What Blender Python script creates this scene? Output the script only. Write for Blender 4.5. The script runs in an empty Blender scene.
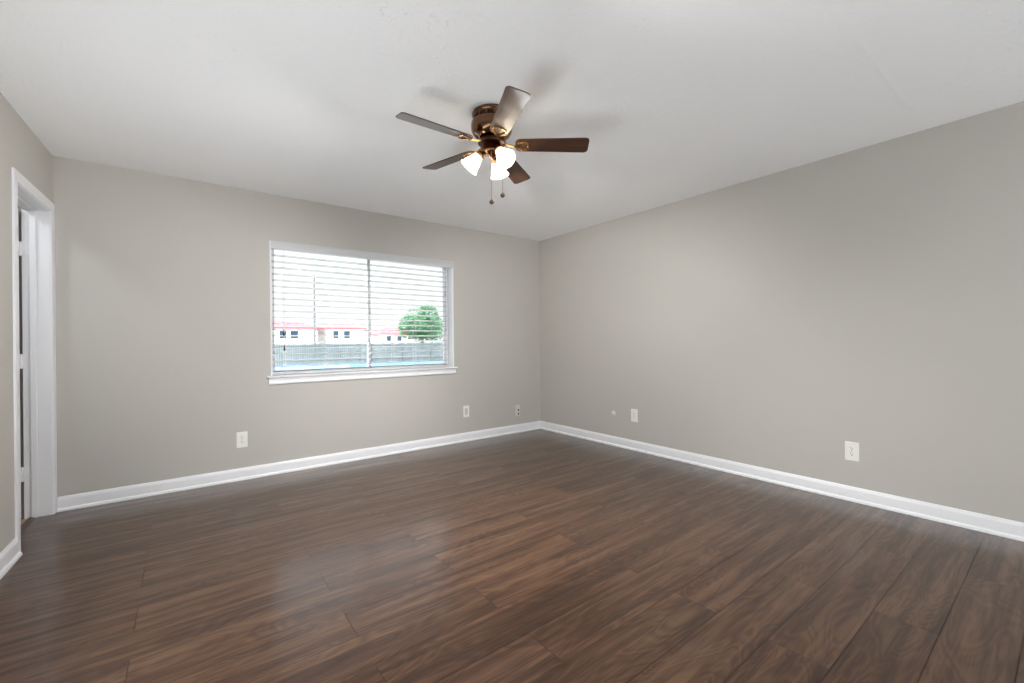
import bpy, bmesh, math, random
from mathutils import Vector, Matrix

# ------------------------------------------------------------------ camera
scene = bpy.context.scene
COL = scene.collection
PI = math.pi
CAM = Vector((-3.7164, -4.2579, 1.1343))
cam_data = bpy.data.cameras.new('camera')
cam = bpy.data.objects.new('camera', cam_data)
COL.objects.link(cam)
_f = Vector((0.6076, 0.7942, 0.0003)).normalized()
_r = Vector((0.7942, -0.6076, -0.0097)).normalized()
_u = _r.cross(_f).normalized()
_r = _f.cross(_u).normalized()
cam.matrix_world = Matrix(((_r.x, _u.x, -_f.x, CAM.x), (_r.y, _u.y, -_f.y, CAM.y),
                           (_r.z, _u.z, -_f.z, CAM.z), (0, 0, 0, 1)))
cam_data.sensor_fit = 'HORIZONTAL'
cam_data.sensor_width = 36.0
cam_data.lens = 431.82 / 1024 * 36.0
cam_data.clip_start = 0.02
cam_data.clip_end = 400
scene.camera = cam

# ------------------------------------------------------------------ exposure
scene.view_settings.view_transform = 'Standard'
scene.view_settings.look = 'None'
scene.view_settings.gamma = 1.0
scene.view_settings.use_curve_mapping = False
scene.view_settings.exposure = 0.18
try:
    scene.cycles.use_denoising = True
    scene.cycles.denoiser = 'OPENIMAGEDENOISE'
    scene.cycles.max_bounces = 14
    scene.cycles.diffuse_bounces = 8
    scene.cycles.transparent_max_bounces = 24
    scene.cycles.sample_clamp_indirect = 12.0
    scene.cycles.caustics_reflective = False
    scene.cycles.caustics_refractive = False
except Exception:
    pass

SKY, BULB, SUN = 5.6, 100.0, 6.5
# ------------------------------------------------------------------ sky: bright white overcast
world = bpy.data.worlds.new('world')
scene.world = world
world.use_nodes = True
wn = world.node_tree.nodes
wl = world.node_tree.links
bg = wn['Background']
tc = wn.new('ShaderNodeTexCoord')
sx = wn.new('ShaderNodeSeparateXYZ')
# overcast sky: the zenith is several times brighter than the horizon
rp = wn.new('ShaderNodeValToRGB')
el = rp.color_ramp.elements
el[0].position, el[0].color = 0.0, (0.200, 0.200, 0.200, 1)
el[1].position, el[1].color = 0.56, (1.05, 1.11, 1.16, 1)
e_ = el.new(0.26)
e_.color = (0.225, 0.228, 0.232, 1)
wl.new(tc.outputs['Generated'], sx.inputs[0])
wl.new(sx.outputs['Z'], rp.inputs[0])
wl.new(rp.outputs[0], bg.inputs['Color'])
bg.inputs['Strength'].default_value = SKY

# sun, high and off to the left beyond the yard
sun_d = bpy.data.lights.new('sun', 'SUN')
sun_d.energy = SUN
sun_d.angle = math.radians(1.0)
sun_d.color = (1.0, 0.96, 0.90)
sun_o = bpy.data.objects.new('sun', sun_d)
COL.objects.link(sun_o)
sun_o.rotation_euler = Vector((0.62, -0.17, -0.76)).to_track_quat('-Z', 'Y').to_euler()

# ------------------------------------------------------------------ large lights
def area(name, loc, rot, size, size_y, power, color, spread=PI):
    d = bpy.data.lights.new(name, 'AREA')
    d.shape = 'RECTANGLE'
    d.size, d.size_y = size, size_y
    d.energy = power
    d.color = color
    d.spread = spread
    o = bpy.data.objects.new(name, d)
    COL.objects.link(o)
    o.location = loc
    o.rotation_euler = rot
    return o

# rear and side: unseen fill lights added to brighten the ceiling and walls
AREAS = [
    ('rear_fill_light', (-2.2, -7.1, 0.5), (130, 0, 0), 4.0, 1.2, 102.0),
    ('side_fill_light', (-4.45, -3.2, 0.6), (120, 0, -90), 2.6, 1.0, 34.0),
    ('hall_ceiling_lamp', (-5.0, -0.50, 2.38), (0, 0, 0), 0.3, 0.3, 8.0),
    ('side_fill_light', (-4.44, -1.85, 0.5), (130, 0, -90), 1.3, 0.9, 11.5),
]
for nm_, lc_, rt_, sa_, sb_, pw_ in AREAS:
    area(nm_, lc_, [math.radians(v) for v in rt_], sa_, sb_, pw_, (0.89, 0.955, 1.0))

# ------------------------------------------------------------------ materials
def lin(c):
    c = c / 255.0
    return c / 12.92 if c <= 0.04045 else ((c + 0.055) / 1.055) ** 2.4

def rgb(r, g, b):
    return (lin(r), lin(g), lin(b), 1.0)

class NT:
    def __init__(self, name):
        self.m = bpy.data.materials.new(name)
        self.m.use_nodes = True
        self.t = self.m.node_tree
        self.n = self.t.nodes
        self.bsdf = self.n['Principled BSDF']
        self.out = self.n['Material Output']
    def new(self, kind, **props):
        nd = self.n.new(kind)
        for k, v in props.items():
            setattr(nd, k, v)
        return nd
    def link(self, a, b):
        self.t.links.new(a, b)
    def math(self, op, a, b=None, c=None):
        nd = self.n.new('ShaderNodeMath')
        nd.operation = op
        for i, v in enumerate((a, b, c)):
            if v is None:
                continue
            if isinstance(v, (int, float)):
                nd.inputs[i].default_value = v
            else:
                self.link(v, nd.inputs[i])
        return nd.outputs[0]
    def ramp(self, fac, stops):
        nd = self.n.new('ShaderNodeValToRGB')
        el = nd.color_ramp.elements
        el[0].position, el[0].color = stops[0]
        el[1].position, el[1].color = stops[1]
        for p, c in stops[2:]:
            e = el.new(p)
            e.color = c
        self.link(fac, nd.inputs[0])
        return nd.outputs[0]
    def mix(self, kind, fac, a, b):
        nd = self.n.new('ShaderNodeMix')
        nd.data_type = 'RGBA'
        nd.blend_type = kind
        for s, v in ((nd.inputs[0], fac), (nd.inputs[6], a), (nd.inputs[7], b)):
            if isinstance(v, (int, float)):
                s.default_value = v
            elif isinstance(v, tuple):
                s.default_value = v
            else:
                self.link(v, s)
        return nd.outputs[2]
    def bump(self, h, strength, dist=0.01):
        nd = self.n.new('ShaderNodeBump')
        nd.inputs['Strength'].default_value = strength
        nd.inputs['Distance'].default_value = dist
        self.link(h, nd.inputs['Height'])
        self.link(nd.outputs[0], self.bsdf.inputs['Normal'])
    def set(self, **kw):
        for k, v in kw.items():
            self.bsdf.inputs[k.replace('_', ' ')].default_value = v

def noise(t, scale, detail=3, rough=0.5, vec=None, dist=0.0):
    nd = t.new('ShaderNodeTexNoise')
    nd.inputs['Scale'].default_value = scale
    nd.inputs['Detail'].default_value = detail
    nd.inputs['Roughness'].default_value = rough
    nd.inputs['Distortion'].default_value = dist
    if vec is not None:
        t.link(vec, nd.inputs['Vector'])
    return nd.outputs[0]

def coord(t):
    return t.new('ShaderNodeTexCoord').outputs['Object']

def plain(name, col, rough=0.5, metal=0.0, vary=0.06, scale=8.0, bump=0.0, bscale=200.0):
    t = NT(name)
    t.set(Roughness=rough, Metallic=metal)
    v = coord(t)
    f = noise(t, scale, 4, 0.55, v)
    k = 1.0 - vary
    dark = (col[0] * k, col[1] * k, col[2] * k, 1)
    t.link(t.ramp(f, [(0.3, dark), (0.7, col)]), t.bsdf.inputs['Base Color'])
    if bump:
        t.bump(noise(t, bscale, 2, 0.5, v), bump, 0.002)
    return t.m

M = {}
M['wall'] = plain('greige_wall_paint', rgb(191, 187, 180), 0.75, vary=0.025, scale=1.3, bump=0.12, bscale=260)
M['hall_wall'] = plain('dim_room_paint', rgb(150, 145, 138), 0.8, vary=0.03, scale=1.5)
M['trim'] = plain('white_trim_paint', rgb(234, 234, 236), 0.38, vary=0.02, scale=6)
M['door'] = plain('white_door_paint', rgb(228, 228, 230), 0.4, vary=0.02, scale=6)
M['vinyl'] = plain('white_vinyl_frame', rgb(232, 233, 236), 0.4, vary=0.02)
M['plate'] = plain('white_plastic_plate', rgb(238, 236, 230), 0.32, vary=0.02)
M['plate_painted'] = plain('painted_over_plate', rgb(214, 210, 203), 0.6, vary=0.03)
M['slot'] = plain('dark_socket_slot', rgb(45, 42, 40), 0.5)
M['screw'] = plain('nickel_screw', rgb(170, 168, 162), 0.35, metal=0.9)
M['slat'] = plain('white_blind_slat', rgb(202, 202, 203), 0.42, vary=0.015)
M['cord'] = plain('white_cord', rgb(225, 225, 222), 0.8)
M['tassel'] = plain('dark_tassel', rgb(38, 36, 38), 0.5)
M['tan_floor'] = plain('tan_room_floor', rgb(190, 160, 128), 0.5, vary=0.15, scale=10)
M['strip'] = plain('brown_floor_strip', rgb(74, 52, 40), 0.4, vary=0.2, scale=25)
M['bronze'] = plain('antique_bronze_metal', rgb(116, 86, 66), 0.2, metal=1.0, vary=0.18, scale=14)
M['dark_bronze'] = plain('dark_bronze_metal', rgb(62, 40, 28), 0.3, metal=1.0, vary=0.2, scale=20)
M['brass'] = plain('antique_brass_metal', rgb(186, 146, 98), 0.22, metal=1.0, vary=0.15, scale=30)
M['chain'] = plain('pull_chain_metal', rgb(180, 165, 140), 0.3, metal=1.0)
M['fob'] = plain('bronze_fob', rgb(84, 62, 48), 0.35, vary=0.2)

def ceiling_mat():
    t = NT('textured_white_ceiling')
    v = coord(t)
    f = noise(t, 0.9, 4, 0.5, v)
    t.link(t.ramp(f, [(0.3, rgb(249, 249, 250)), (0.7, rgb(252, 252, 252))]), t.bsdf.inputs['Base Color'])
    t.set(Roughness=0.9)
    # patchy stomped texture: bumps appear only where a broad mask allows
    mask = t.ramp(noise(t, 1.6, 3, 0.6, v), [(0.36, (0, 0, 0, 1)), (0.66, (1, 1, 1, 1))])
    clumps = t.ramp(noise(t, 22.0, 5, 0.65, v, 1.2), [(0.55, (0, 0, 0, 1)), (0.70, (1, 1, 1, 1))])
    h = t.math('MULTIPLY', mask, clumps)
    fine = noise(t, 70.0, 3, 0.5, v)
    h = t.math('ADD', h, t.math('MULTIPLY', fine, 0.22))
    # a faint taped drywall seam running along the room
    s = t.new('ShaderNodeSeparateXYZ')
    t.link(v, s.inputs[0])
    d = t.math('ABSOLUTE', t.math('ADD', s.outputs[1], 3.685))
    seam = t.math('SUBTRACT', 1.0, t.math('MINIMUM', t.math('MULTIPLY', d, 40.0), 1.0))
    seam = t.math('MULTIPLY', seam, t.math('LESS_THAN', s.outputs[0], -0.43))
    h = t.math('ADD', h, t.math('MULTIPLY', seam, 0.8))
    t.bump(h, 0.42, 0.006)
    return t.m
M['ceiling'] = ceiling_mat()

PW = 0.1955           # plank width
PY = -2.369           # a seam between two rows
def floor_mat():
    t = NT('dark_walnut_plank_floor')
    v = coord(t)
    s = t.new('ShaderNodeSeparateXYZ')
    t.link(v, s.inputs[0])
    x, y = s.outputs[0], s.outputs[1]
    yr = t.math('DIVIDE', t.math('SUBTRACT', PY, y), PW)
    row = t.math('FLOOR', yr)
    fy = t.math('SUBTRACT', yr, row)
    par = t.math('FLOORED_MODULO', row, 2.0)
    PL = 1.22
    xo = t.math('DIVIDE', t.math('SUBTRACT', t.math('SUBTRACT', x, -3.183), t.math('MULTIPLY', par, 0.528)), PL)
    colm = t.math('FLOOR', xo)
    fx = t.math('SUBTRACT', xo, colm)
    # distance to the nearest seam, in metres
    ey = t.math('MULTIPLY', t.math('MINIMUM', fy, t.math('SUBTRACT', 1.0, fy)), PW)
    ex = t.math('MULTIPLY', t.math('MINIMUM', fx, t.math('SUBTRACT', 1.0, fx)), PL)
    e = t.math('MINIMUM', ey, ex)
    seam = t.math('SUBTRACT', 1.0, t.math('MINIMUM', t.math('DIVIDE', e, 0.0036), 1.0))
    # per plank random shift
    idv = t.new('ShaderNodeCombineXYZ')
    t.link(row, idv.inputs[0])
    t.link(colm, idv.inputs[1])
    wn_ = t.new('ShaderNodeTexWhiteNoise')
    wn_.noise_dimensions = '3D'
    t.link(idv.outputs[0], wn_.inputs['Vector'])
    rnd = wn_.outputs['Value']
    off = t.new('ShaderNodeVectorMath', operation='SCALE')
    t.link(wn_.outputs['Color'], off.inputs[0])
    off.inputs['Scale'].default_value = 37.0
    def stretched(sx_, sy_):
        mp = t.new('ShaderNodeMapping')
        mp.inputs['Scale'].default_value = (sx_, sy_, 1)
        ad = t.new('ShaderNodeVectorMath', operation='ADD')
        t.link(v, mp.inputs['Vector'])
        t.link(mp.outputs[0], ad.inputs[0])
        t.link(off.outputs[0], ad.inputs[1])
        return ad.outputs[0]
    broad = noise(t, 1.0, 4, 0.55, stretched(1.1, 9.0), 0.4)
    grain = noise(t, 1.0, 5, 0.6, stretched(5.0, 130.0), 0.2)
    streak = noise(t, 1.0, 3, 0.55, stretched(1.3, 26.0), 0.3)
    cath = noise(t, 1.0, 2, 0.5, stretched(1.3, 7.0), 1.0)
    rings = t.math('FRACT', t.math('MULTIPLY', cath, 13.0))
    rings = t.math('MULTIPLY', t.math('SUBTRACT', 1.0, t.math('ABSOLUTE', t.math('SUBTRACT', t.math('MULTIPLY', rings, 2.0), 1.0))), 1.0)
    f = t.math('ADD', t.math('MULTIPLY', broad, 0.45), t.math('ADD', t.math('MULTIPLY', grain, 0.25), t.math('MULTIPLY', streak, 0.62)))
    f = t.math('ADD', f, t.math('MULTIPLY', rings, 0.10))
    f = t.math('ADD', f, t.math('MULTIPLY', t.math('SUBTRACT', rnd, 0.5), 0.03))
    col = t.ramp(f, [(0.38, rgb(33, 19, 11)), (0.88, rgb(97, 72, 53)), (0.52, rgb(47, 30, 19)), (0.68, rgb(69, 46, 31))])
    red = t.ramp(noise(t, 1.0, 3, 0.5, stretched(0.8, 5.0)), [(0.4, (1, 1, 1, 1)), (0.7, (1.06, 0.96, 0.93, 1))])
    col = t.mix('MULTIPLY', 0.6, col, red)
    col = t.mix('MIX', t.math('MULTIPLY', seam, 0.65), col, rgb(20, 13, 10))
    t.link(t.math('MULTIPLY', t.math('SUBTRACT', 1.0, seam), 0.75), t.bsdf.inputs['Coat Weight'])
    t.link(col, t.bsdf.inputs['Base Color'])
    rg = t.math('ADD', 0.277, t.math('MULTIPLY', grain, 0.03))
    t.link(rg, t.bsdf.inputs['Roughness'])
    t.set(IOR=1.5)
    t.bsdf.inputs['Specular IOR Level'].default_value = 0.10
    t.bsdf.inputs['Coat Roughness'].default_value = 0.17
    t.bsdf.inputs['Coat IOR'].default_value = 1.5
    h = t.math('SUBTRACT', t.math('MULTIPLY', grain, 0.25), seam)
    t.bump(h, 0.12, 0.002)
    return t.m
M['floor'] = floor_mat()

def blade_mat():
    t = NT('walnut_fan_blade')
    v = coord(t)
    mp = t.new('ShaderNodeMapping')
    mp.inputs['Scale'].default_value = (3.0, 45.0, 45.0)
    t.link(v, mp.inputs['Vector'])
    f = noise(t, 1.0, 4, 0.6, mp.outputs[0], 0.6)
    t.link(t.ramp(f, [(0.3, rgb(46, 28, 19)), (0.7, rgb(82, 53, 37))]), t.bsdf.inputs['Base Color'])
    t.set(Roughness=0.42, IOR=1.5)
    return t.m
M['blade'] = blade_mat()

def shade_mat():
    t = NT('frosted_glass_shade')
    tr = t.new('ShaderNodeBsdfTranslucent')
    tr.inputs['Color'].default_value = (1.0, 0.88, 0.70, 1)
    df = t.new('ShaderNodeBsdfDiffuse')
    df.inputs['Color'].default_value = (0.95, 0.92, 0.86, 1)
    mx = t.new('ShaderNodeMixShader')
    mx.inputs[0].default_value = 0.35
    t.link(df.outputs[0], mx.inputs[1])
    t.link(tr.outputs[0], mx.inputs[2])
    gl = t.new('ShaderNodeBsdfGlossy')
    gl.inputs['Roughness'].default_value = 0.2
    fr = t.new('ShaderNodeFresnel')
    fr.inputs['IOR'].default_value = 1.4
    m2 = t.new('ShaderNodeMixShader')
    t.link(fr.outputs[0], m2.inputs[0])
    t.link(mx.outputs[0], m2.inputs[1])
    t.link(gl.outputs[0], m2.inputs[2])
    # thin frosted glass lets part of the lamp's light straight through
    tp = t.new('ShaderNodeBsdfTransparent')
    tp.inputs['Color'].default_value = (1.0, 0.97, 0.92, 1)
    m3 = t.new('ShaderNodeMixShader')
    m3.inputs[0].default_value = 0.07
    t.link(m2.outputs[0], m3.inputs[1])
    t.link(tp.outputs[0], m3.inputs[2])
    m2 = m3
    t.link(m2.outputs[0], t.out.inputs['Surface'])
    return t.m
M['shade'] = shade_mat()

def emit_mat(name, col, strength):
    t = NT(name)
    t.bsdf.inputs['Base Color'].default_value = col
    t.bsdf.inputs['Emission Color'].default_value = col
    t.bsdf.inputs['Emission Strength'].default_value = strength
    return t.m
M['bulb'] = emit_mat('lit_bulb', (1.0, 0.95, 0.88, 1), 40.0)

def glass_mat():
    t = NT('window_glass')
    tp = t.new('ShaderNodeBsdfTransparent')
    tp.inputs['Color'].default_value = (0.96, 0.985, 0.98, 1)
    gl = t.new('ShaderNodeBsdfGlossy')
    gl.inputs['Roughness'].default_value = 0.02
    fr = t.new('ShaderNodeFresnel')
    fr.inputs['IOR'].default_value = 1.45
    mx = t.new('ShaderNodeMixShader')
    t.link(fr.outputs[0], mx.inputs[0])
    t.link(tp.outputs[0], mx.inputs[1])
    t.link(gl.outputs[0], mx.inputs[2])
    t.link(mx.outputs[0], t.out.inputs['Surface'])
    return t.m
M['glass'] = glass_mat()

M['ground'] = plain('pale_concrete', rgb(214, 214, 212), 0.85, vary=0.10, scale=0.5)
M['shade_strip'] = plain('blue_fence_shade', rgb(66, 104, 136), 0.85, vary=0.3, scale=0.8)  # bluish fence shade put into the ground colour
M['fence'] = plain('weathered_fence_wood', rgb(132, 138, 136), 0.85, vary=0.35, scale=3.0)
M['house'] = plain('pale_house_wall', rgb(240, 240, 238), 0.8, vary=0.04, scale=0.6)
M['house_roof'] = plain('pink_tile_roof', rgb(176, 84, 92), 0.8, vary=0.2, scale=2.0)
M['house_window'] = plain('dark_house_window', rgb(50, 70, 92), 0.2, vary=0.2)
M['leaf'] = plain('green_leaves', rgb(70, 128, 84), 0.6, vary=0.5, scale=1.2)
M['bark'] = plain('brown_bark', rgb(88, 72, 58), 0.9, vary=0.3, scale=6)
M['pole'] = plain('grey_wood_pole', rgb(110, 110, 114), 0.9, vary=0.2, scale=2)

# ------------------------------------------------------------------ mesh helpers
def obj(name, bm, mat, parent=None, smooth=False, bevel=0.0, segs=2, angle=35):
    bmesh.ops.recalc_face_normals(bm, faces=bm.faces)
    me = bpy.data.meshes.new(name)
    bm.to_mesh(me)
    bm.free()
    for m in (mat if isinstance(mat, (list, tuple)) else [mat]):
        me.materials.append(m)
    o = bpy.data.objects.new(name, me)
    COL.objects.link(o)
    if parent is not None:
        o.parent = parent
    if smooth:
        for p in me.polygons:
            p.use_smooth = True
        try:
            me.set_sharp_from_angle(angle=math.radians(angle))
        except Exception:
            pass
    if bevel > 0:
        b = o.modifiers.new('bevel', 'BEVEL')
        b.width = bevel
        b.segments = segs
        b.limit_method = 'ANGLE'
        b.angle_limit = math.radians(40)
    return o

def empty(name, loc=(0, 0, 0), rotz=0.0):
    o = bpy.data.objects.new(name, None)
    o.empty_display_size = 0.1
    COL.objects.link(o)
    o.location = loc
    o.rotation_euler = (0, 0, rotz)
    return o

def tag(o, label=None, cat=None, group=None, kind=None):
    if label: o['label'] = label
    if cat: o['category'] = cat
    if group: o['group'] = group
    if kind: o['kind'] = kind
    return o

def struct(o):
    o['kind'] = 'structure'
    return o

def box(bm, x0, x1, y0, y1, z0, z1):
    vs = [bm.verts.new((x, y, z)) for z in (z0, z1) for y in (y0, y1) for x in (x0, x1)]
    for f in ((0, 2, 3, 1), (4, 5, 7, 6), (0, 1, 5, 4), (2, 6, 7, 3), (0, 4, 6, 2), (1, 3, 7, 5)):
        bm.faces.new([vs[i] for i in f])
    return vs

def boxes(*bs):
    bm = bmesh.new()
    for b in bs:
        box(bm, *b)
    return bm

def extrude_profile(bm, prof, path_pt, n):
    """prof: list of (a, b); path_pt(i, a, b) -> coordinate of that profile point at station i."""
    rings = [[bm.verts.new(path_pt(i, a, b)) for a, b in prof] for i in range(n)]
    k = len(prof)
    for i in range(n - 1):
        for j in range(k):
            bm.faces.new((rings[i][j], rings[i][(j + 1) % k], rings[i + 1][(j + 1) % k], rings[i + 1][j]))
    bm.faces.new(rings[0])
    bm.faces.new(list(reversed(rings[-1])))

def lathe(bm, prof, segs=40, mat=None, close=False):
    """prof: list of (r, z) around local Z; mat an optional Matrix."""
    rings = []
    for r, z in prof:
        ring = []
        if r < 1e-6:
            p = Vector((0, 0, z))
            ring = [bm.verts.new(mat @ p if mat else p)]
        else:
            for i in range(segs):
                a = 2 * PI * i / segs
                p = Vector((r * math.cos(a), r * math.sin(a), z))
                ring.append(bm.verts.new(mat @ p if mat else p))
        rings.append(ring)
    for a, b in zip(rings, rings[1:]):
        for i in range(segs):
            j = (i + 1) % segs
            if len(a) == 1 and len(b) == 1:
                continue
            if len(a) == 1:
                bm.faces.new((a[0], b[j], b[i]))
            elif len(b) == 1:
                bm.faces.new((a[i], a[j], b[0]))
            else:
                bm.faces.new((a[i], a[j], b[j], b[i]))
    return rings

def tube(bm, pts, r, segs=8):
    pts = [Vector(p) for p in pts]
    rad = r if isinstance(r, (list, tuple)) else [r] * len(pts)
    rings = []
    for i, p in enumerate(pts):
        d = (pts[min(i + 1, len(pts) - 1)] - pts[max(i - 1, 0)]).normalized()
        a = d.orthogonal().normalized() if i == 0 else (rings_a - d * rings_a.dot(d)).normalized()
        rings_a = a
        b = d.cross(a)
        rings.append([bm.verts.new(p + (a * math.cos(2 * PI * k / segs) + b * math.sin(2 * PI * k / segs)) * rad[i]) for k in range(segs)])
    for q, w in zip(rings, rings[1:]):
        for k in range(segs):
            bm.faces.new((q[k], q[(k + 1) % segs], w[(k + 1) % segs], w[k]))
    bm.faces.new(rings[0])
    bm.faces.new(list(reversed(rings[-1])))

def prism(bm, outline, z0, z1, mat=None):
    lo = [bm.verts.new((mat @ Vector((x, y, z0))) if mat else (x, y, z0)) for x, y in outline]
    hi = [bm.verts.new((mat @ Vector((x, y, z1))) if mat else (x, y, z1)) for x, y in outline]
    n = len(outline)
    bm.faces.new(list(reversed(lo)))
    bm.faces.new(hi)
    for i in range(n):
        bm.faces.new((lo[i], lo[(i + 1) % n], hi[(i + 1) % n], hi[i]))

# ------------------------------------------------------------------ room shell
H = 2.44
LX = -4.4114          # left corner of the window wall
LA = 0.0377           # the door wall is a little out of square
REAR = -7.2
WT = 0.17
# window opening
WX0, WX1, WZ0, WZ1 = -3.103, -1.283, 0.845, 2.034

struct(obj('floor', boxes((-4.95, 0.0, REAR, 0.0, -0.12, 0.0)), M['floor']))
struct(obj('ceiling', boxes((-4.95, 0.15, REAR - 0.15, 0.15, H, H + 0.12)), M['ceiling']))

def wall_with_hole(x0, x1, y0, y1, z0, z1, hx0, hx1, hz0, hz1):
    bm = bmesh.new()
    box(bm, x0, hx0, y0, y1, z0, z1)
    box(bm, hx1, x1, y0, y1, z0, z1)
    box(bm, hx0, hx1, y0, y1, z0, hz0)
    box(bm, hx0, hx1, y0, y1, hz1, z1)
    return bm
struct(obj('wall_back', wall_with_hole(LX - 0.10, WT, 0, WT, 0, H, WX0, WX1, WZ0, WZ1), M['wall']))
struct(obj('wall_right', boxes((0, WT, REAR - WT, 0, 0, H)), M['wall']))
struct(obj('wall_rear', boxes((-4.95, 0, REAR - WT, REAR, 0, H)), M['wall']))

# door wall, in its own frame: local +x into the room, local -y along the wall away from the corner
def in_left(o):
    o.location = (LX, 0, 0)
    o.rotation_euler = (0, 0, -LA)
    return o
DT = 0.131            # thickness of the door wall
S0, S1, DZ = 0.066, 0.700, 2.040       # clear door opening
struct(in_left(obj('wall_left', boxes((-DT, 0, -S0 + 0.018, 0.0, 0, H), (-DT, 0, -7.25, -S1 - 0.018, 0, H),
                                      (-DT, 0, -S1 - 0.018, -S0 + 0.018, DZ + 0.018, H)), M['wall'])))

# small dim room behind the door
struct(in_left(obj('floor_hall', boxes((-1.5, -0.118, -1.7, -0.0475, -0.12, 0.001)), M['tan_floor'])))
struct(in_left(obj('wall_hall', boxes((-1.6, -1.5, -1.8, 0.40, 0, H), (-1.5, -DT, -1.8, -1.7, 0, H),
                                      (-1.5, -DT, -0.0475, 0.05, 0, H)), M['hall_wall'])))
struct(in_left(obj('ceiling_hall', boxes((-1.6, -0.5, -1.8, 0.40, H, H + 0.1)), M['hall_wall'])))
bm = bmesh.new()
extrude_profile(bm, [(-0.118, 0.0), (-0.114, 0.004), (-0.104, 0.007), (-0.090, 0.007), (-0.080, 0.004), (-0.076, 0.0)],
                lambda i, a, b: (a, (-S1, -S0)[i], b), 2)
struct(in_left(obj('trim_1', bm, M['strip'], smooth=True)))     # strip where the two floors meet

# baseboards: flat board with an eased cap and a shoe moulding
BASE = [(0, 0), (0.027, 0), (0.027, 0.006), (0.0255, 0.013), (0.021, 0.019), (0.0145, 0.022), (0.0140, 0.074),
        (0.0125, 0.082), (0.0085, 0.088), (0.0070, 0.093), (0.0045, 0.097), (0, 0.0985)]
def baseboard(name, p0, p1, inward, m0=0.0, m1=0.0, left=False):
    """p0, p1 ends on the wall plane, inward the unit normal; m0, m1 how far each end is mitred per unit of depth."""
    p0, p1, n = Vector(p0), Vector(p1), Vector(inward)
    d = (p1 - p0).normalized()
    bm = bmesh.new()
    extrude_profile(bm, BASE, lambda i, a, b: ((p0 + d * a * m0, p1 - d * a * m1)[i] + n * a + Vector((0, 0, b))), 2)
    o = struct(obj(name, bm, M['trim'], smooth=True, angle=30))
    return in_left(o) if left else o
baseboard('baseboard_back', (LX + 0.012, 0, 0), (0, 0, 0), (0, -1, 0), 0, 1)
baseboard('baseboard_right', (0, 0, 0), (0, REAR, 0), (-1, 0, 0), 1, 0)
baseboard('baseboard_left', (0, -S1 - 0.064, 0), (0, -7.15, 0), (1, 0, 0), 0, 0, left=True)
baseboard('baseboard_rear', (-4.65, REAR, 0), (0, REAR, 0), (0, 1, 0), 0, 0)

# ------------------------------------------------------------------ door_1: jamb, stop, casing, slab swung open into the dim room
door = struct(in_left(empty('door_1')))
def dpart(name, bm, mat, **k):
    return obj(name, bm, mat, door, **k)
dpart('door_jamb', boxes((-DT, 0.0, -S0, -S0 + 0.018, 0, DZ + 0.018), (-DT, 0.0, -S1 - 0.018, -S1, 0, DZ + 0.018),
                         (-DT, 0.0, -S1, -S0, DZ, DZ + 0.018)), M['trim'], bevel=0.0015)
ST0, ST1 = -0.096, -0.066
dpart('door_stop', boxes((ST0, ST1, -S0 - 0.012, -S0, 0, DZ), (ST0, ST1, -S1, -S1 + 0.012, 0, DZ),
                         (ST0, ST1, -S1 + 0.012, -S0 - 0.012, DZ - 0.012, DZ)), M['trim'], bevel=0.003)
# casing profile: (across from the opening outwards, thickness)
CW = 0.060
CAS = [(0.0, 0), (0.0, 0.006), (0.004, 0.008), (0.012, 0.0085), (0.018, 0.0065), (0.024, 0.0085), (0.040, 0.0105), (0.054, 0.011), (CW, 0.009), (CW, 0)]
bm = bmesh.new()
s0, s1, zt = S0 - 0.005, S1 + 0.005, DZ + 0.005
def casing_pt(i, a, b):
    # up the far side, across the head, down the near side, with mitred corners
    return [(b, -s0 + a, 0.0), (b, -s0 + a, zt + a), (b, -s1 - a, zt + a), (b, -s1 - a, 0.0)][i]
extrude_profile(bm, CAS, casing_pt, 4)
dpart('door_casing', bm, M['trim'], smooth=True, angle=20)
# slab, hinged on the far jamb and open square to the wall
DW, DTK = S1 - S0 - 0.006, 0.035
slx1, sly0 = -DT - 0.0115, -S0 - 0.0375
bm = bmesh.new()
panels = [(0.115, 0.055, 0.21, 0.28), ]
bx = lambda x0, x1, z0, z1, y0=sly0, y1=sly0 + DTK: box(bm, slx1 - x1, slx1 - x0, y0, y1, z0, z1)
zb, ztop = 0.012, DZ - 0.004
st = 0.11
bx(0, st, zb, ztop); bx(DW - st, DW, zb, ztop); bx(DW / 2 - 0.05, DW / 2 + 0.05, zb, ztop)
for r0, r1 in ((zb, 0.24), (0.86, 1.04), (1.62, 1.72), (ztop - 0.12, ztop)):
    bx(st, DW / 2 - 0.05, r0, r1); bx(DW / 2 + 0.05, DW - st, r0, r1)
for z0, z1 in ((0.24, 0.86), (1.04, 1.62), (1.72, ztop - 0.12)):
    for x0, x1 in ((st, DW / 2 - 0.05), (DW / 2 + 0.05, DW - st)):
        bx(x0, x1, z0, z1, sly0 + 0.009, sly0 + DTK - 0.009)
        bx(x0 + 0.025, x1 - 0.025, z0 + 0.025, z1 - 0.025, sly0 + 0.004, sly0 + DTK - 0.004)
slab = dpart('door_slab', bm, M['door'], bevel=0.002)
bm = bmesh.new()
kx, ky = slx1 - DW + 0.07, sly0
for sgn, yb in ((-1, sly0), (1, sly0 + DTK)):
    mt = Matrix.Translation((kx, yb, 0.93)) @ Matrix.Rotation(sgn * -PI / 2, 4, 'X')
    lathe(bm, [(0, 0), (0.032, 0), (0.032, 0.006), (0.012, 0.010), (0.011, 0.03), (0.022, 0.038), (0.027, 0.05), (0.022, 0.062), (0, 0.066)], 20, mt)
obj('door_knob', bm, M['brass'], slab, smooth=True)
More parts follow.
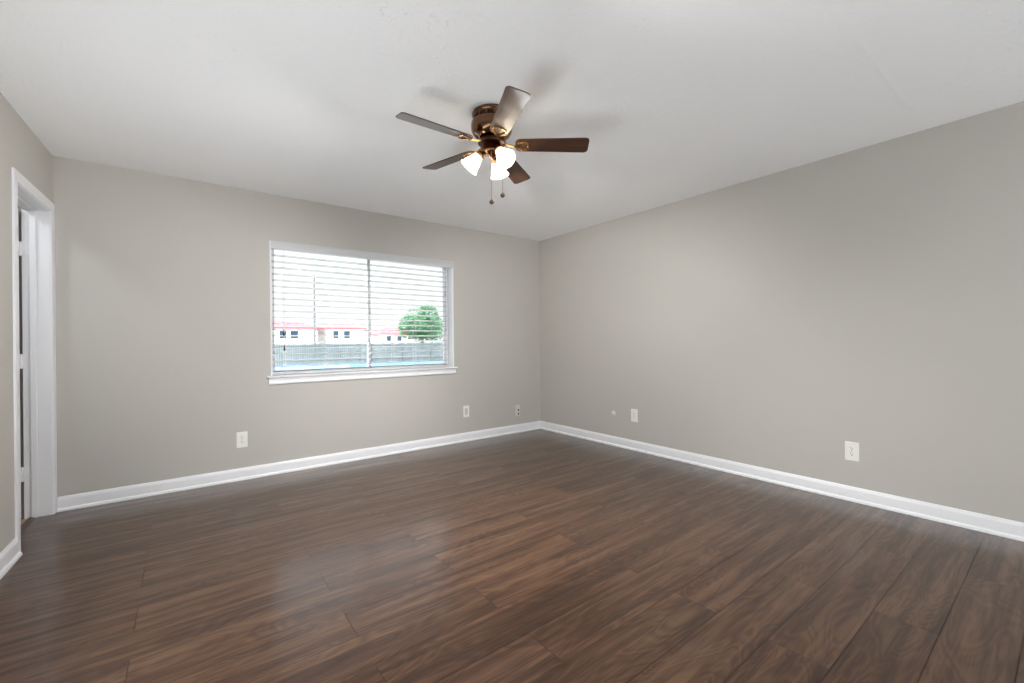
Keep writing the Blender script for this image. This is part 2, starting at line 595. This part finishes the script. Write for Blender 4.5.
for zc in (1.773, 1.036, 0.296):
    bm = bmesh.new()
    px_, py_ = -DT - 0.006, -S0 - 0.001
    lathe(bm, [(0, zc - 0.049), (0.004, zc - 0.047), (0.0062, zc - 0.045), (0.0062, zc + 0.045), (0.004, zc + 0.047), (0, zc + 0.049)], 14,
          Matrix.Translation((px_, py_ - 0.002, 0)))
    box(bm, px_, -0.098, -S0 - 0.0022, -S0 + 0.0002, zc - 0.0445, zc + 0.0445)     # leaf on the jamb
    box(bm, slx1 - 0.0005, slx1 + 0.0022, sly0 + 0.002, py_, zc - 0.0445, zc + 0.0445)   # leaf on the slab edge
    for dz in (-0.03, 0.0, 0.03):
        lathe(bm, [(0.004, 0), (0.0035, 0.0012), (0, 0.0014)], 10,
              Matrix.Translation((-0.112, -S0 - 0.0022, zc + dz)) @ Matrix.Rotation(PI / 2, 4, 'X'))
    dpart('hinge', bm, M['trim'], smooth=True)

# ------------------------------------------------------------------ window_1: liner, two sashes, sill
win = struct(empty('window_1', (0, 0, 0)))
def wpart(name, bm, mat, **k):
    return obj(name, bm, mat, win, **k)
LT = 0.014
WB = 0.857            # top of the stool
wpart('window_liner', boxes((WX0, WX0 + LT, -0.004, WT, WB, WZ1), (WX1 - LT, WX1, -0.004, WT, WB, WZ1),
                            (WX0 + LT, WX1 - LT, -0.004, WT, WZ1 - LT, WZ1)), M['trim'], bevel=0.001)
fx0, fx1, fz0, fz1 = WX0 + LT, WX1 - LT, WB, WZ1 - LT
fw_ = 0.016
wpart('window_frame', boxes((fx0, fx0 + fw_, 0.118, 0.166, fz0, fz1), (fx1 - fw_, fx1, 0.118, 0.166, fz0, fz1),
                            (fx0 + fw_, fx1 - fw_, 0.118, 0.166, fz0, fz0 + fw_), (fx0 + fw_, fx1 - fw_, 0.118, 0.166, fz1 - fw_, fz1)), M['vinyl'], bevel=0.002)
mid = -2.193
for x0, x1, ya in ((fx0 + fw_, mid + 0.014, 0.122), (mid - 0.014, fx1 - fw_, 0.144)):
    z0, z1 = fz0 + fw_, fz1 - fw_
    sw = 0.022
    s_ = wpart('sash', boxes((x0, x0 + sw, ya, ya + 0.018, z0, z1), (x1 - sw, x1, ya, ya + 0.018, z0, z1),
                             (x0 + sw, x1 - sw, ya, ya + 0.018, z0, z0 + sw), (x0 + sw, x1 - sw, ya, ya + 0.018, z1 - sw, z1)), M['vinyl'], bevel=0.002)
    obj('pane', boxes((x0 + sw, x1 - sw, ya + 0.007, ya + 0.011, z0 + sw, z1 - sw)), M['glass'], s_)
# stool with a rounded nose and ears, apron with a moulded bottom edge
bm = bmesh.new()
extrude_profile(bm, [(WT - 0.052, 0.838), (-0.020, 0.838), (-0.026, 0.841), (-0.028, 0.8475), (-0.026, 0.854), (-0.020, 0.857), (WT - 0.052, 0.857)],
                lambda i, a, b: ((WX0, WX1)[i], a, b), 2)
for xa, xb in ((WX0 - 0.032, WX0), (WX1, WX1 + 0.032)):
    extrude_profile(bm, [(0, 0.838), (-0.020, 0.838), (-0.026, 0.841), (-0.028, 0.8475), (-0.026, 0.854), (-0.020, 0.857), (0, 0.857)],
                    lambda i, a, b: ((xa, xb)[i], a, b), 2)
wpart('window_stool', bm, M['trim'], smooth=True)
bm = bmesh.new()
extrude_profile(bm, [(0, 0.780), (-0.010, 0.780), (-0.0155, 0.786), (-0.0165, 0.794), (-0.011, 0.802), (-0.010, 0.826), (-0.013, 0.838), (0, 0.838)],
                lambda i, a, b: ((WX0 - 0.016, WX1 + 0.016)[i], a, b), 2)
wpart('window_apron', bm, M['trim'], smooth=True)

# ------------------------------------------------------------------ window blind
blind = tag(empty('window_blind', (mid, 0.045, WB)), 'white wide-slat horizontal blind hanging in the window with slats open', 'blind')
def bpart(name, bm, mat, parent=blind, **k):
    bmesh.ops.translate(bm, vec=(-mid, -0.045, -WB), verts=bm.verts)
    return obj(name, bm, mat, parent, **k)
BX0, BX1 = fx0 + 0.005, fx1 - 0.046
# valance: crown-like front board with small returns
bm = bmesh.new()
VX0, VX1 = WX0 + 0.010, WX1 + 0.004
extrude_profile(bm, [(0.002, 1.965), (-0.008, 1.965), (-0.011, 1.970), (-0.010, 1.978), (-0.012, 2.010), (-0.018, 2.020), (-0.020, 2.032), (-0.018, 2.036), (0.002, 2.036)],
                lambda i, a, b: ((VX0, VX1)[i], a - 0.004, b), 2)
bpart('valance', bm, M['slat'], smooth=True, angle=30)
bpart('headrail', boxes((BX0, BX1, 0.016, 0.074, 1.975, 2.012)), M['slat'], bevel=0.002)
PITCH, NS, Z0 = 0.0548, 19, 0.932
SD = 0.0315           # half depth of a slat
rnd = random.Random(4)
bm = bmesh.new()
for k in range(NS):
    z = Z0 + k * PITCH
    tl = math.radians(-5.5 + rnd.uniform(-0.5, 0.5))
    prof = []
    for j in range(7):
        q = -1 + 2 * j / 6
        prof.append((0.045 + q * SD * math.cos(tl), z + 0.0025 * (1 - q * q) + q * SD * math.sin(tl) + 0.0020))
    for j in range(6, -1, -1):
        q = -1 + 2 * j / 6
        prof.append((0.045 + q * SD * math.cos(tl), z + 0.0025 * (1 - q * q) + q * SD * math.sin(tl) - 0.0020))
    extrude_profile(bm, prof, lambda i, a, b: ((BX0, BX1)[i], a, b), 2)
bpart('slats', bm, M['slat'], smooth=True, angle=40)
bm = bmesh.new()
extrude_profile(bm, [(0.018, 0.868), (0.022, 0.862), (0.068, 0.862), (0.072, 0.868), (0.072, 0.880), (0.066, 0.884), (0.024, 0.884), (0.018, 0.880)],
                lambda i, a, b: ((BX0, BX1)[i], a, b), 2)
bpart('bottom_rail', bm, M['slat'], smooth=True, angle=30)
for xc in (-2.985, -2.64, -2.30, -1.98, -1.74, -1.40):
    bm = bmesh.new()
    for yy in (0.0125, 0.0775):
        for xx in (-0.006, 0.006):
            tube(bm, [(xc + xx, yy, 0.880), (xc + xx, yy, 1.980)], 0.0007, 5)
    for k in range(NS):
        z = Z0 + k * PITCH - 0.0016
        for xx in (-0.006, 0.006):
            tube(bm, [(xc + xx, 0.0125, z), (xc + xx, 0.0775, z)], 0.0006, 4)
    bpart('ladder_cord', bm, M['cord'])
for xc, yy, zt_ in ((-2.999, -0.004, 1.205), (-2.996, -0.008, 1.073)):
    bm = bmesh.new()
    tube(bm, [(xc, 0.012, 1.972), (xc, yy, 1.95), (xc, yy, zt_ + 0.030)], 0.0009, 6)
    pc = bpart('pull_cord', bm, M['cord'])
    bm = bmesh.new()
    lathe(bm, [(0, zt_ + 0.052), (0.0030, zt_ + 0.050), (0.0036, zt_ + 0.044), (0.0085, zt_ + 0.012), (0.0085, zt_ + 0.004), (0.006, zt_), (0, zt_)], 16,
          Matrix.Translation((xc, yy, 0)))
    bpart('tassel', bm, M['tassel'], pc, smooth=True)

# ------------------------------------------------------------------ ceiling fan
FC = Vector((-2.2995, -2.2349, H))
fan = tag(empty('ceiling_fan', FC), 'bronze flush-mount ceiling fan with five walnut blades and three lit frosted shades', 'ceiling fan')
bm = bmesh.new()
lathe(bm, [(0, 0), (0.100, 0), (0.109, -0.003), (0.112, -0.010), (0.112, -0.018), (0.108, -0.022), (0.105, -0.026), (0.105, -0.048), (0.108, -0.052),
           (0.115, -0.056), (0.118, -0.064), (0.118, -0.090), (0.114, -0.108), (0.104, -0.126), (0.088, -0.140), (0.072, -0.148), (0.060, -0.152), (0.060, -0.160), (0, -0.160)], 56)
obj('motor_housing', bm, M['bronze'], fan, smooth=True, angle=50)
bm = bmesh.new()
for k in range(14):
    a = 2 * PI * k / 14
    mt = Matrix.Rotation(a, 4, 'Z')
    vs = box(bm, 0.1035, 0.1062, -0.017, 0.017, -0.044, -0.030)
    for v_ in vs:
        v_.co = mt @ v_.co
obj('vent_slots', bm, M['dark_bronze'], fan)
bm = bmesh.new()
lathe(bm, [(0, -0.158), (0.078, -0.160), (0.080, -0.164), (0.080, -0.174), (0.076, -0.178), (0, -0.180)], 40)
obj('flywheel', bm, M['dark_bronze'], fan, smooth=True)
bm = bmesh.new()
lathe(bm, [(0, -0.178), (0.046, -0.180), (0.050, -0.184), (0.050, -0.214), (0.054, -0.218), (0.055, -0.226), (0.050, -0.232), (0.036, -0.238), (0.024, -0.248), (0.012, -0.256), (0.009, -0.268), (0, -0.272)], 36)
obj('switch_housing', bm, M['bronze'], fan, smooth=True, angle=50)

BZ = -0.185           # blade plane below the ceiling
TILT = math.radians(13)
def blade_outline():
    r0, r1, w0, w1, c0, c1 = 0.135, 0.5484, 0.051, 0.061, 0.030, 0.024
    pts = []
    def arc(cx_, cy_, rr, a0, a1, n=7):
        for i in range(n + 1):
            a = a0 + (a1 - a0) * i / n
            pts.append((cx_ + rr * math.cos(a), cy_ + rr * math.sin(a)))
    arc(r1 - c1, w1 - c1, c1, PI / 2, 0)
    arc(r1 - c1, -w1 + c1, c1, 0, -PI / 2)
    arc(r0 + c0, -w0 + c0, c0, -PI / 2, -PI)
    arc(r0 + c0, w0 - c0, c0, PI, PI / 2)
    return pts
def make_blade_mesh():
    bm = bmesh.new()
    prism(bm, blade_outline(), 0.0, 0.006)
    return bm
def make_iron():
    bm = bmesh.new()
    # arm from the flywheel out and down to the blade
    n = 9
    st_ = []
    for i in range(n):
        q = i / (n - 1)
        x = 0.060 + 0.085 * q
        z = 0.022 * (1 - q) ** 1.5 - 0.005
        w = 0.011 - 0.003 * math.sin(q * PI)
        st_.append((x, w, z))
    rings = [[bm.verts.new((x, -w, z)), bm.verts.new((x, w, z)), bm.verts.new((x, w * 0.7, z - 0.006)), bm.verts.new((x, -w * 0.7, z - 0.006))] for x, w, z in st_]
    for a, b in zip(rings, rings[1:]):
        for k in range(4):
            bm.faces.new((a[k], a[(k + 1) % 4], b[(k + 1) % 4], b[k]))
    bm.faces.new(rings[0]); bm.faces.new(list(reversed(rings[-1])))
    # open heart-shaped holder under the blade root
    loop = []
    for x, y in ((0.135, 0.0), (0.146, 0.017), (0.166, 0.030), (0.188, 0.034), (0.203, 0.026), (0.208, 0.0),
                 (0.203, -0.026), (0.188, -0.034), (0.166, -0.030), (0.146, -0.017)):
        loop.append(Vector((x, y, -0.004)))
    m = len(loop)
    fine = []
    for i in range(m):
        p0, p1, p2, p3 = loop[i - 1], loop[i], loop[(i + 1) % m], loop[(i + 2) % m]
        for q in (0, 0.34, 0.67):
            fine.append(0.5 * ((2 * p1) + (-p0 + p2) * q + (2 * p0 - 5 * p1 + 4 * p2 - p3) * q * q + (-p0 + 3 * p1 - 3 * p2 + p3) * q ** 3))
    k = len(fine)
    rr = []
    for i in range(k):
        d = (fine[(i + 1) % k] - fine[i - 1]).normalized()
        s_ = Vector((0, 0, 1)).cross(d)
        p = fine[i]
        rr.append([bm.verts.new(p + s_ * 0.0055 * math.cos(a) + Vector((0, 0, 1)) * 0.004 * math.sin(a)) for a in [2 * PI * j / 8 for j in range(8)]])
    for i in range(k):
        a, b = rr[i], rr[(i + 1) % k]
        for j in range(8):
            bm.faces.new((a[j], a[(j + 1) % 8], b[(j + 1) % 8], b[j]))
    for sx_, sy_ in ((0.206, 0.0), (0.172, 0.032), (0.172, -0.032)):
        lathe(bm, [(0.0075, -0.0005), (0.0070, -0.006), (0.004, -0.009), (0, -0.0095)], 12, Matrix.Translation((sx_, sy_, -0.002)))
    return bm
blade_mesh = iron_mesh = None
for k in range(5):
    ang = math.radians(-39.84 + 72 * k)
    b_ = obj('blade', make_blade_mesh(), M['blade'], fan, bevel=0.0015) if k == 0 else blade0.copy()
    if k == 0:
        blade0 = b_
        iron0 = obj('blade_iron', make_iron(), M['brass'], blade0, smooth=True)
    else:
        COL.objects.link(b_)
        b_.parent = fan
        i_ = iron0.copy()
        COL.objects.link(i_)
        i_.parent = b_
    # clockwise edge rides higher than the other
    b_.matrix_local = Matrix.Translation((0, 0, BZ)) @ Matrix.Rotation(ang, 4, 'Z') @ Matrix.Rotation(0.0368 * math.cos(ang), 4, 'Y') @ Matrix.Rotation(-TILT, 4, 'X')

# light kit: three arms, sockets and bell shades
def bell(outer):
    # (distance along the axis from the neck, radius)
    pr = [(0.000, 0.021), (0.006, 0.024), (0.014, 0.026), (0.024, 0.029), (0.040, 0.034), (0.058, 0.040), (0.074, 0.045), (0.086, 0.050), (0.094, 0.055), (0.098, 0.0575)]
    return pr
for k, az in enumerate((142.6, -90.0, 35.0)):
    a = math.radians(az)
    out = Vector((math.cos(a), math.sin(a), 0))
    ax = (out * math.cos(math.radians(48)) + Vector((0, 0, -math.sin(math.radians(48))))).normalized()
    neck = out * 0.068 + Vector((0, 0, -0.235))
    q = Vector((0, 0, 1)).rotation_difference(ax).to_matrix().to_4x4()
    mt = Matrix.Translation(neck) @ q
    bm = bmesh.new()
    tube(bm, [out * 0.040 + Vector((0, 0, -0.206)), out * 0.052 + Vector((0, 0, -0.209)), out * 0.060 + Vector((0, 0, -0.218)), neck - ax * 0.012], [0.009, 0.009, 0.009, 0.010], 12)
    lathe(bm, [(0, -0.020), (0.012, -0.018), (0.018, -0.010), (0.0265, -0.004), (0.0285, 0.004), (0.0275, 0.012), (0.0260, 0.012), (0.016, 0.004), (0.016, 0.018), (0, 0.018)], 24, mt)
    arm = obj('lamp_arm', bm, M['brass'], fan, smooth=True, angle=50)
    pr = bell(True)
    prof = [(r, z) for z, r in pr] + [(r - 0.0028, z) for z, r in reversed(pr)]
    bm = bmesh.new()
    rg = lathe(bm, prof, 36, mt)
    for i in range(36):
        j = (i + 1) % 36
        bm.faces.new((rg[-1][i], rg[-1][j], rg[0][j], rg[0][i]))
    sh = obj('lamp_shade', bm, M['shade'], fan, smooth=True, angle=60)
    bm = bmesh.new()
    lathe(bm, [(0.010, 0.018), (0.011, 0.024), (0.015, 0.034), (0.0175, 0.044), (0.0150, 0.050), (0.008, 0.0545), (0, 0.056)], 16, mt)
    obj('bulb', bm, M['bulb'], sh, smooth=True)
    ld = bpy.data.lights.new('bulb_light', 'POINT')
    ld.energy = BULB
    ld.shadow_soft_size = 0.017
    ld.color = (0.99, 0.985, 0.985)
    lo = bpy.data.objects.new('bulb_light', ld)
    COL.objects.link(lo)
    lo.parent = fan
    lo.location = mt @ Vector((0, 0, 0.0605))
# pull chains with round fobs
for dx, dy, zt_, zb_ in ((-0.0235, -0.027, -0.232, -0.519), (0.0535, -0.017, -0.226, -0.462)):
    bm = bmesh.new()
    tube(bm, [(dx * 1.0, dy * 1.0, zt_ + 0.012), (dx * 1.1, dy * 1.1, zt_), (dx * 1.1, dy * 1.1, zb_ + 0.016)], 0.0013, 6)
    n = int((zt_ - zb_) / 0.008)
    for i in range(n):
        bmesh.ops.create_icosphere(bm, subdivisions=1, radius=0.0021, matrix=Matrix.Translation((dx * 1.1, dy * 1.1, zt_ - 0.008 * i)))
    ch = obj('pull_chain', bm, M['chain'], fan, smooth=True)
    bm = bmesh.new()
    lathe(bm, [(0, 0.020), (0.003, 0.019), (0.004, 0.014), (0.010, 0.010), (0.0135, 0.002), (0.0135, -0.003), (0.010, -0.010), (0.004, -0.0135), (0, -0.014)], 20,
          Matrix.Translation((dx * 1.1, dy * 1.1, zb_)))
    obj('fob', bm, M['fob'], ch, smooth=True)

# ------------------------------------------------------------------ wall plates (built facing local -y, lying on y = 0)
def rrect(w, h, r, n=5):
    pts = []
    for cx_, cy_, a0 in ((w / 2 - r, h / 2 - r, 0), (-w / 2 + r, h / 2 - r, PI / 2), (-w / 2 + r, -h / 2 + r, PI), (w / 2 - r, -h / 2 + r, 1.5 * PI)):
        for i in range(n + 1):
            a = a0 + PI / 2 * i / n
            pts.append((cx_ + r * math.cos(a), cy_ + r * math.sin(a)))
    return pts
FACE = Matrix.Rotation(PI / 2, 4, 'X')            # (x, y, z) -> (x, -z, y): plate outline in XZ, thickness towards -y
def plate_mesh(w, h, t=0.006):
    bm = bmesh.new()
    lo = rrect(w, h, 0.005)
    hi = rrect(w - 0.007, h - 0.007, 0.004)
    v0 = [bm.verts.new(FACE @ Vector((x, y, 0))) for x, y in lo]
    v1 = [bm.verts.new(FACE @ Vector((x, y, t * 0.45))) for x, y in lo]
    v2 = [bm.verts.new(FACE @ Vector((x, y, t))) for x, y in hi]
    n = len(lo)
    for a, b in ((v0, v1), (v1, v2)):
        for i in range(n):
            bm.faces.new((a[i], a[(i + 1) % n], b[(i + 1) % n], b[i]))
    bm.faces.new(v2); bm.faces.new(list(reversed(v0)))
    return bm
def receptacle_mesh(zc):
    bm = bmesh.new()
    out = []
    R, hh = 0.0172, 0.0142
    a_ = math.asin(hh / R)
    for i in range(9):
        a = -a_ + 2 * a_ * i / 8
        out.append((R * math.cos(a), R * math.sin(a)))
    for i in range(9):
        a = PI - a_ + 2 * a_ * i / 8
        out.append((R * math.cos(a), R * math.sin(a)))
    prism(bm, [(x, y + zc) for x, y in out], 0.003, 0.0078, FACE)
    return bm
def slots_mesh(zc):
    bm = bmesh.new()
    for x, h in ((-0.0064, 0.0092), (0.0064, 0.0075)):
        prism(bm, [(x - 0.0013, zc + 0.0015), (x + 0.0013, zc + 0.0015), (x + 0.0013, zc + 0.0015 + h), (x - 0.0013, zc + 0.0015 + h)], 0.006, 0.0080, FACE)
    prism(bm, [(0.0030 * math.cos(2 * PI * i / 12), zc - 0.0068 + 0.0030 * math.sin(2 * PI * i / 12)) for i in range(12)], 0.006, 0.0080, FACE)
    return bm
def screw_mesh(x, z):
    bm = bmesh.new()
    lathe(bm, [(0.0036, 0.0055), (0.0034, 0.0066), (0, 0.0070)], 12, FACE @ Matrix.Translation((x, z, 0)))
    return bm
def outlet(loc, rotz, label, w=0.081, h=0.131):
    r = tag(empty('wall_outlet', loc, rotz), label, 'outlet', 'duplex outlets along the walls')
    obj('cover_plate', plate_mesh(w, h), M['plate'], r)
    for zc in (0.0195, -0.0195):
        rc = obj('receptacle', receptacle_mesh(zc), M['plate'], r)
        obj('slots', slots_mesh(zc), M['slot'], rc)
    obj('screw', screw_mesh(0, 0), M['screw'], r, smooth=True)
    return r
outlet((-3.321, 0, 0.333), 0, 'white duplex outlet on the window wall, below and left of the blind')
outlet((0, -1.474, 0.357), -PI / 2, 'small white duplex outlet on the long plain wall, nearer the room corner')
outlet((0, -3.300, 0.344), -PI / 2, 'largest white duplex outlet, on the long plain wall far from the corner')

# plate with one tall rocker insert
r = tag(empty('wall_plate', (-1.132, 0, 0.339)), 'white plate with one tall vertical insert on the window wall', 'wall plate')
obj('cover_plate', plate_mesh(0.078, 0.131), M['plate'], r)
bm = bmesh.new(); prism(bm, rrect(0.034, 0.068, 0.002), 0.004, 0.0063, FACE)
fr = obj('recess_frame', bm, plain('grey_recess', rgb(150, 147, 142), 0.5), r)
bm = bmesh.new()
prism(bm, rrect(0.027, 0.061, 0.002), 0.005, 0.0078, FACE)
obj('rocker', bm, plain('off_white_rocker', rgb(205, 203, 198), 0.4), r)
for z in (0.049, -0.049):
    obj('screw', screw_mesh(0, z), M['screw'], r, smooth=True)

# jack plate with two dark sockets
r = tag(empty('cable_jack_plate', (-0.386, 0, 0.272)), 'pale jack plate with two dark sockets, low on the window wall by the corner', 'wall plate')
obj('cover_plate', plate_mesh(0.082, 0.134), M['plate_painted'], r)
for x, z in ((0.012, 0.006), (0.012, -0.040)):
    bm = bmesh.new()
    lathe(bm, [(0, 0.006), (0.011, 0.006), (0.011, 0.010), (0.007, 0.010), (0.007, 0.016), (0.004, 0.0165), (0, 0.0165)], 16, FACE @ Matrix.Translation((x, z, 0)))
    obj('socket', bm, M['slot'], r, smooth=True)
for z in (0.049,):
    obj('screw', screw_mesh(0, z), M['screw'], r, smooth=True)

# small painted-over round cap
r = tag(empty('painted_wall_cap', (0, -1.200, 0.345), -PI / 2), 'small round painted-over cap low on the long plain wall', 'wall cap')
bm = bmesh.new()
lathe(bm, [(0, 0), (0.030, 0), (0.030, 0.003), (0.027, 0.005), (0.012, 0.006), (0.010, 0.010), (0, 0.011)], 24, FACE)
obj('cap', bm, M['plate_painted'], r, smooth=True)
bm = bmesh.new()
lathe(bm, [(0, 0.0105), (0.004, 0.0105), (0.004, 0.013), (0, 0.0135)], 12, FACE @ Matrix.Translation((0, 0.0, 0)))
obj('stud', bm, M['screw'], r, smooth=True)

# ------------------------------------------------------------------ outside the window
GZ = -0.4
struct(obj('ground', boxes((-40, 90, 0.6, 110, GZ - 0.3, GZ)), M['ground']))
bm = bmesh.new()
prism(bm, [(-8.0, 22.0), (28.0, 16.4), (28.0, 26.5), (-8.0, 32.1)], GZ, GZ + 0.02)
struct(obj('shade_strip', bm, M['shade_strip']))      # blue strip on the ground, painting in the shade at the fence foot
# board fence
A0, A1 = Vector((-6.0, 31.8708, GZ)), Vector((24.0, 27.2023, GZ))
fd = (A1 - A0).normalized()
fn = Vector((-fd.y, fd.x, 0))
FL = (A1 - A0).length
fence = tag(empty('wooden_fence', A0, math.atan2(fd.y, fd.x)), 'weathered board fence across the yard seen through the blind', 'fence')
rnd = random.Random(11)
bm = bmesh.new()
n = int(FL / 0.152)
for i in range(n):
    x = i * 0.152
    h = 1.53 + rnd.uniform(-0.03, 0.03)
    lean = rnd.uniform(-0.004, 0.004)
    vs = [(x, 0.0), (x + 0.141, 0.0), (x + 0.141, h - 0.03), (x + 0.111, h), (x + 0.030, h), (x, h - 0.03)]
    mt = Matrix.Translation((0, lean, 0)) @ Matrix.Rotation(PI / 2, 4, 'X')
    prism(bm, vs, -0.009, 0.009, mt)
obj('fence_boards', bm, M['fence'], fence)
for z in (0.25, 0.80, 1.32):
    obj('fence_rail', boxes((0, FL, -0.056, -0.014, z, z + 0.085)), M['fence'], fence)
for i in range(int(FL / 2.4) + 1):
    x = i * 2.4
    obj('fence_post', boxes((x, x + 0.10, -0.16, -0.06, 0, 1.46)), M['fence'], fence, bevel=0.006)

def house(label, x0, x1, y, depth, ze, zr, wins, lean=0.5, doorx=None):
    r = tag(empty('house', ((x0 + x1) / 2, y, GZ)), label, 'house')
    w = (x1 - x0) / 2
    obj('walls', boxes((-w, w, 0, depth, 0, ze - GZ)), M['house'], r)
    bm = bmesh.new()
    o_ = 0.45
    e, t_ = ze - GZ, zr - GZ
    hip = min(w * 0.6, depth * 0.5)
    b = [bm.verts.new(p) for p in ((-w - o_, -o_, e), (w + o_, -o_, e), (w + o_, depth + o_, e), (-w - o_, depth + o_, e))]
    c = [bm.verts.new(p) for p in ((-w - o_, -o_, e - 0.15), (w + o_, -o_, e - 0.15), (w + o_, depth + o_, e - 0.15), (-w - o_, depth + o_, e - 0.15))]
    u = [bm.verts.new(p) for p in ((-w + hip, depth / 2, t_), (w - hip, depth / 2, t_))]
    bm.faces.new((b[0], b[1], u[1], u[0])); bm.faces.new((b[1], b[2], u[1])); bm.faces.new((b[2], b[3], u[0], u[1])); bm.faces.new((b[3], b[0], u[0]))
    bm.faces.new(list(reversed(c)))
    for i in range(4):
        bm.faces.new((c[i], c[(i + 1) % 4], b[(i + 1) % 4], b[i]))
    obj('roof', bm, M['house_roof'], r)
    cx_ = (x0 + x1) / 2
    for xa, xb, za, zb_ in wins:
        f_ = obj('window_frame', boxes((xa - cx_ - 0.06, xb - cx_ + 0.06, -0.05, 0.0, za - GZ - 0.06, zb_ - GZ + 0.06)), M['vinyl'], r)
        obj('window_pane', boxes((xa - cx_, xb - cx_, -0.07, -0.051, za - GZ, zb_ - GZ)), M['house_window'], f_)
    return r
house('white house at the far left beyond the fence, behind the pull cords', 1.2, 9.0, 50, 6.0, 3.0, 3.9,
      [(5.0, 5.7, 1.75, 2.6), (6.1, 6.9, 1.75, 2.6)])
house('white house with pink roof beyond the fence, just left of the window mullion', 10.0, 14.6, 50, 5.0, 3.0, 3.45,
      [(10.75, 11.35, 1.75, 2.6), (12.0, 12.7, 1.75, 2.6)])
house('low house with pink roof beyond the fence, beside the green tree', 19.85, 24.7, 58, 5.0, 2.5, 3.5,
      [(20.5, 21.1, 1.3, 2.1), (22.1, 22.8, 1.3, 2.1)])

# tree
tree = tag(empty('broad_tree', (22.4, 50, GZ)), 'round green tree standing beyond the fence', 'tree')
bm = bmesh.new()
tube(bm, [(0, 0, 0), (0.05, 0, 1.2), (-0.05, 0.1, 2.4), (0.0, 0.0, 4.2)], [0.28, 0.22, 0.17, 0.08], 10)
for a in range(5):
    q = a * 1.256
    tube(bm, [(0, 0, 1.9), (math.cos(q) * 0.9, math.sin(q) * 0.9, 3.1), (math.cos(q) * 1.9, math.sin(q) * 1.9, 4.0)], [0.12, 0.08, 0.03], 7)
obj('trunk', bm, M['bark'], tree, smooth=True)
rnd = random.Random(5)
bm = bmesh.new()
lobes = [(Vector((0, 0, 4.2)), 2.5), (Vector((-1.7, 0, 3.6)), 1.7), (Vector((1.8, 0.2, 3.5)), 1.8), (Vector((0.3, -1.5, 3.6)), 1.7), (Vector((0, 1.6, 3.7)), 1.7), (Vector((0.6, -0.6, 5.3)), 1.4)]
for _ in range(4200):
    c, R = rnd.choice(lobes)
    d = Vector((rnd.gauss(0, 1), rnd.gauss(0, 1), rnd.gauss(0, 1))).normalized()
    p = c + d * R * (0.55 + 0.45 * rnd.random() ** 0.5)
    if p.z < 1.9: continue
    a = Vector((rnd.gauss(0, 1), rnd.gauss(0, 1), rnd.gauss(0, 1))).normalized()
    b = a.orthogonal().normalized()
    s_ = rnd.uniform(0.12, 0.22)
    vs = [bm.verts.new(p + a * s_ * 1.3), bm.verts.new(p + b * s_ * 0.6), bm.verts.new(p - a * s_ * 1.3), bm.verts.new(p - b * s_ * 0.6)]
    bm.faces.new(vs)
obj('crown', bm, M['leaf'], tree)

# utility pole
pole = tag(empty('utility_pole', (8.5, 49.2, GZ)), 'tall thin grey utility pole rising beyond the fence', 'pole')
bm = bmesh.new()
lathe(bm, [(0, 0), (0.13, 0), (0.09, 9.6), (0, 9.65)], 14)
obj('post', bm, M['pole'], pole, smooth=True)
